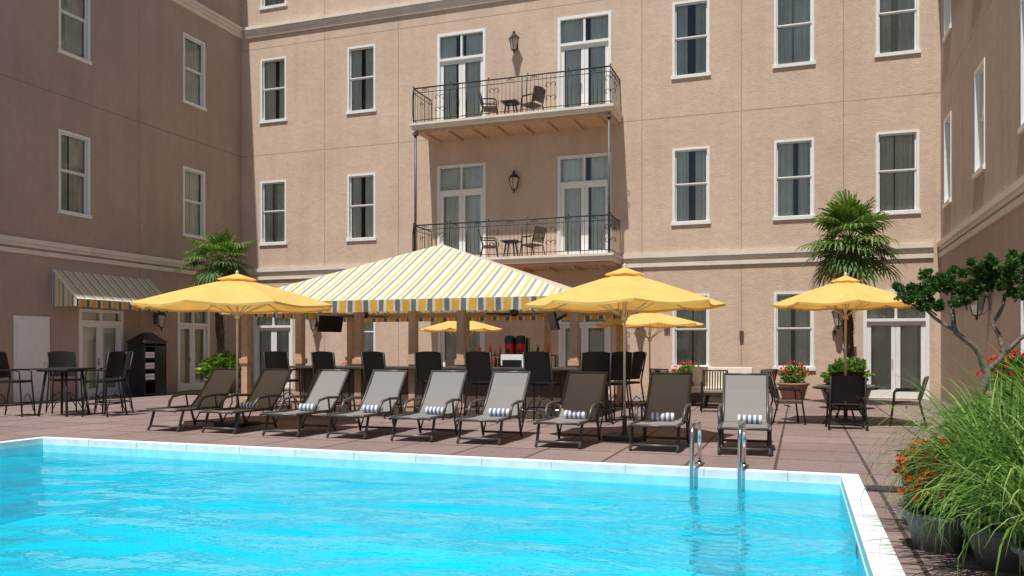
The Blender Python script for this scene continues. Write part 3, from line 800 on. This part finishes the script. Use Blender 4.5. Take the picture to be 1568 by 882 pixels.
def fanpalm(trunk_h,base_z,cr,name,loc,lean=(0,0),nleaf=24):
    mb=MB()
    pts=[];rs=[];n=14
    for i in range(n+1):
        t=i/n; pts.append((lean[0]*math.sin(t*pi/2)*1.0+.03*math.sin(t*9),lean[1]*t,base_z+(trunk_h-base_z)*t)); rs.append((.11+.05*t)*(1+.12*math.sin(i*2.4)))
    mb.tube(pts,rs,'trunk',12,False)
    for i in range(340):
        t=R(.05,1); a=R(0,2*pi); z=base_z+(trunk_h-base_z)*t; cx=lean[0]*math.sin(t*pi/2); cy=lean[1]*t; r=.11+.05*t
        p=Vector((cx+r*math.cos(a),cy+r*math.sin(a),z)); o=Vector((math.cos(a),math.sin(a),0)); s_=Vector((-math.sin(a),math.cos(a),0))
        mb.face([p-s_*.02,p+s_*.02,p+o*R(.03,.11)+Vector((0,0,R(.08,.18)))],'trunk' if random.random()<.8 else 'palmdry')
    top=Vector(pts[-1])
    for li in range(nleaf):
        f=li/nleaf; az=li*2.39996+R(-.25,.25); el=math.radians(82-122*f+R(-9,9))
        pl=cr*R(.34,.64); d=Vector((math.cos(az)*math.cos(el),math.sin(az)*math.cos(el),math.sin(el)))
        hub=top+d*pl+Vector((0,0,-.12*math.cos(el)))
        mid=top+d*pl*.5+Vector((0,0,.02))
        mb.tube([top,mid,hub],.012,'palm',4)
        d2=(d+Vector((0,0,-.35))).normalized()
        side=d2.cross(Vector((0,0,1)))
        side=side.normalized() if side.length>.1 else Vector((1,0,0))
        nrm=side.cross(d2).normalized()
        nl=24; L0=cr*R(.46,.64); k='palm' if f<.6 else ('palm2' if f<.93 else 'palmdry')
        for j in range(nl):
            a=math.radians(-120+240*j/(nl-1)); ln=L0*(1-.25*abs(a)/2.0)*R(.88,1.06)
            dr=(d2*math.cos(a)+side*math.sin(a)).normalized()
            fold=nrm*(.018 if j%2 else -.018)
            w=side*math.cos(a)-d2*math.sin(a)
            droop=Vector((0,0,-1))
            p0=hub; p1=hub+dr*ln*.45+nrm*.03*abs(a)+fold; p2=hub+dr*ln*.78+droop*ln*.06; p3=hub+dr*ln*.97+droop*ln*R(.16,.34)
            ww=ln*.052
            mb.face([p0,p1-w*ww,p1+w*ww],k); mb.face([p1-w*ww,p2-w*ww*.7,p2+w*ww*.7,p1+w*ww],k); mb.face([p2-w*ww*.7,p3,p2+w*ww*.7],k)
    mb.obj(name,loc)
fanpalm(4.45,.5,1.40,'palm_tree',(-18.7,23.3,0),(-.08,0),nleaf=30)
fanpalm(4.35,.5,1.50,'palm_tree',(1.2,23.9,0),(.05,0),nleaf=34)
def planter(name,loc,r,h,br,n,ks,flowers=None,k='terr',zc=None,size=.10,nf=60):
    mb=MB(); pot(mb,r,h,k=k)
    zc=zc or h+br*.45
    leafcloud(mb,(0,0,zc),(br,br,br*.75),n,size,ks)
    for i in range(14):
        a=R(0,6.28); mb.tube([(0,0,h-.05),(br*.5*math.cos(a),br*.5*math.sin(a),zc+R(-.1,.2)*br)],.008,'bark',4)
    if flowers:
        for i in range(nf):
            d=Vector((random.gauss(0,1),random.gauss(0,1),abs(random.gauss(0,1))*.9)).normalized(); p=Vector((0,0,zc))+Vector((d.x*br,d.y*br,d.z*br*.8))*R(.85,1.12)
            for q in range(4):
                t=Vector((R(-1,1),R(-1,1),R(-1,1))).normalized()*.03; s_=t.cross(Vector((R(-1,1),R(-1,1),R(-1,1)))).normalized()*.03
                mb.face([p-t,p+s_,p+t,p-s_],random.choice(flowers))
    mb.obj(name,loc)
planter('potted_shrub',(-18.7,23.3,0),.6,.5,.85,1500,['bushB','bushB','bushA'],size=.16)
planter('potted_shrub',(1.1,22.6,0),.65,.6,.65,1400,['bushA','bushB'],size=.13,zc=.85)
planter('flowering_planter',(-.2,26.1,0),.45,.5,.5,700,['bushA','bushB'],['red','orange'],'terr2',nf=80)
planter('flowering_planter',(-3.3,26.1,0),.45,.5,.5,700,['bushA','bushB'],['red','orange'],'terr2',nf=80)
planter('flowering_planter',(-15.2,26.0,0),.45,.5,.45,600,['bushA'],['red','orange'],'terr2',nf=60)
planter('flowering_planter',(3.2,14.9,0),.45,.85,.5,900,['bushA','bushB'],['red'],'terr2',nf=130)

mb=MB(); pot(mb,.42,.5)
def limb(pts,r0,r1):
    n=len(pts); P=[]
    for i in range(n-1):
        for t in (0,.33,.66): P.append(Vector(pts[i]).lerp(Vector(pts[i+1]),t)+Vector((R(-.02,.02),R(-.02,.02),0)))
    P.append(Vector(pts[-1])); rs=[r0+(r1-r0)*i/(len(P)-1) for i in range(len(P))]
    mb.tube(P,rs,'bark',8)
limb([(0,0,.4),(-.04,0,.8),(.06,.03,1.1),(-.08,0,1.4),(-.3,-.05,1.6),(-.36,0,1.95)],.055,.025)
limb([(.06,.03,1.1),(.22,0,1.35),(.12,.05,1.7),(.25,.1,2.05)],.035,.02)
limb([(.22,0,1.35),(.48,-.05,1.6),(.52,0,2.0),(.6,0,2.25)],.028,.015)
limb([(-.3,-.05,1.6),(-.55,0,1.8),(-.75,0,2.02)],.024,.013)
limb([(-.36,0,1.95),(-.3,.1,2.2)],.02,.012)
pads=[((-.80,0,2.06),(.26,.25,.14)),((-.48,.05,2.22),(.30,.28,.17)),((-.66,-.1,1.93),(.20,.2,.10)),((-.12,.05,2.16),(.28,.27,.15)),((.22,.1,2.28),(.32,.3,.19)),((.58,0,2.38),(.34,.32,.20)),((.40,-.05,2.08),(.26,.24,.12)),((.85,.05,2.22),(.26,.26,.15)),((-.25,-.15,1.99),(.18,.18,.09)),((.05,0,2.38),(.2,.2,.1))]
for c_,r_ in pads:
    leafcloud(mb,c_,(r_[0]*.85,r_[1]*.85,r_[2]*.8),int(2400*r_[0]),.05,['cyp'],.2,.4)
    for q in range(11):
        o=Vector((R(-1,1)*r_[0],R(-1,1)*r_[1],R(-.5,1.25)*r_[2])); leafcloud(mb,Vector(c_)+o,(r_[0]*.28,r_[1]*.28,r_[2]*.5),120,.05,['cyp','cyp','bushA'],.2,.4)
    mb.tube([(c_[0]*.8,c_[1],c_[2]-.12),(c_[0],c_[1],c_[2])],.012,'bark',5)
place(mb.data('topiary_juniper'),'topiary_juniper',(2.3,12.4,0),0,scale=1.08)

def grass(n,Lm,spread,kk=('grassA','grassA','grassB'),potr=.32,poth=.34):
    mb=MB(); pot(mb,potr,poth); z0=poth-.03
    for i in range(n):
        a=R(0,2*pi); r=potr*.8*math.sqrt(R(0,1)); b=Vector((r*math.cos(a),r*math.sin(a),z0))
        az=a+R(-.9,.9); el=math.radians(R(42,88)); ln=Lm*R(.5,1.2); w=R(.007,.0145); dr=R(.3,1.7)*spread
        d=Vector((math.cos(az),math.sin(az),0)); s_=Vector((-math.sin(az),math.cos(az),0)); p=b.copy(); k=random.choice(kk); prev=None
        seg=8; e=el
        for j in range(seg+1):
            t=j/seg; ww=w*(1-t**2*.95)
            cur=(p-s_*ww,p+s_*ww)
            if prev: mb.face([prev[0],prev[1],cur[1],cur[0]],k,True)
            prev=cur; p=p+(d*math.cos(e)+Vector((0,0,1))*math.sin(e))*ln/seg; e-=dr*(.25+t)*.42
    return mb
gm=[grass(430,1.3,1.1).data('grass'),grass(380,1.15,1.3,('grassA','grassB')).data('grass'),grass(430,1.35,1.0,('grassA','bushA','grassA')).data('grass')]
for i,(x,y,s_,r) in enumerate([(1.52,5.75,.9,0),(1.35,6.5,.85,1),(1.95,6.6,1.05,2),(1.5,7.3,1.0,4),(2.2,7.9,1.1,3),(1.75,8.3,.95,5),(2.5,9.3,1.1,1.5),(1.95,9.7,.85,2.2),(2.7,10.9,1.0,2.9)]):
    place(gm[i%3],'ornamental_grass',(x,y,0),r,scale=s_)
for x,y,r in ((1.08,7.7,.30),(1.15,8.5,.30),(.98,6.9,.24),(1.3,9.1,.26)):
    planter('flowering_planter',(x,y,0),.24,.28,r,450,['bushA','grassA','grassA'],['red','red','red','orange'],'terr',size=.08,nf=60)
planter('potted_shrub',(2.6,12.0,0),.45,.5,.55,1400,['bushB','bushA'],size=.09)
planter('potted_shrub',(2.1,11.2,0),.4,.4,.5,1200,['bushB','grassA'],size=.09)
mb=MB(); mb.box((0,0,.012),(.6,.3,.02),'base'); 
for i in range(9): mb.box((-.26+i*.065,0,.026),(.02,.26,.008),'iron')
mb.obj('deck_drain_grate',(.95,9.6,0))

# ------------------------------------------------------------------ light, sky, camera
sv=Vector((-.12,-1,2.4)).normalized()
sd=bpy.data.lights.new('sun','SUN'); sd.energy=5; sd.angle=math.radians(.5); sd.color=(1,.97,.91)
so=bpy.data.objects.new('sun',sd); S.collection.objects.link(so); so.rotation_euler=sv.to_track_quat('Z','Y').to_euler(); so.location=(0,-10,30)
w=bpy.data.worlds.new('World'); S.world=w; w.use_nodes=True; nt=w.node_tree; nt.nodes.clear()
sky=nt.nodes.new('ShaderNodeTexSky'); sky.sky_type='NISHITA'; sky.sun_disc=False
sky.sun_elevation=math.asin(sv.z); sky.sun_rotation=math.atan2(sv.x,sv.y)%(2*pi)
bg=nt.nodes.new('ShaderNodeBackground'); bg.inputs[1].default_value=.075
o=nt.nodes.new('ShaderNodeOutputWorld'); nt.links.new(sky.outputs[0],bg.inputs[0]); nt.links.new(bg.outputs[0],o.inputs[0])
cd=bpy.data.cameras.new('camera'); cd.sensor_width=36; cd.lens=28.93; cd.shift_y=.06; cd.clip_end=1500; cd.clip_start=.05
co=bpy.data.objects.new('camera',cd); S.collection.objects.link(co); co.location=(0,0,1.5); co.rotation_euler=(pi/2,0,math.radians(19.3)); S.camera=co
S.view_settings.view_transform='Standard'; S.view_settings.look='None'; S.view_settings.exposure=0; S.view_settings.gamma=1
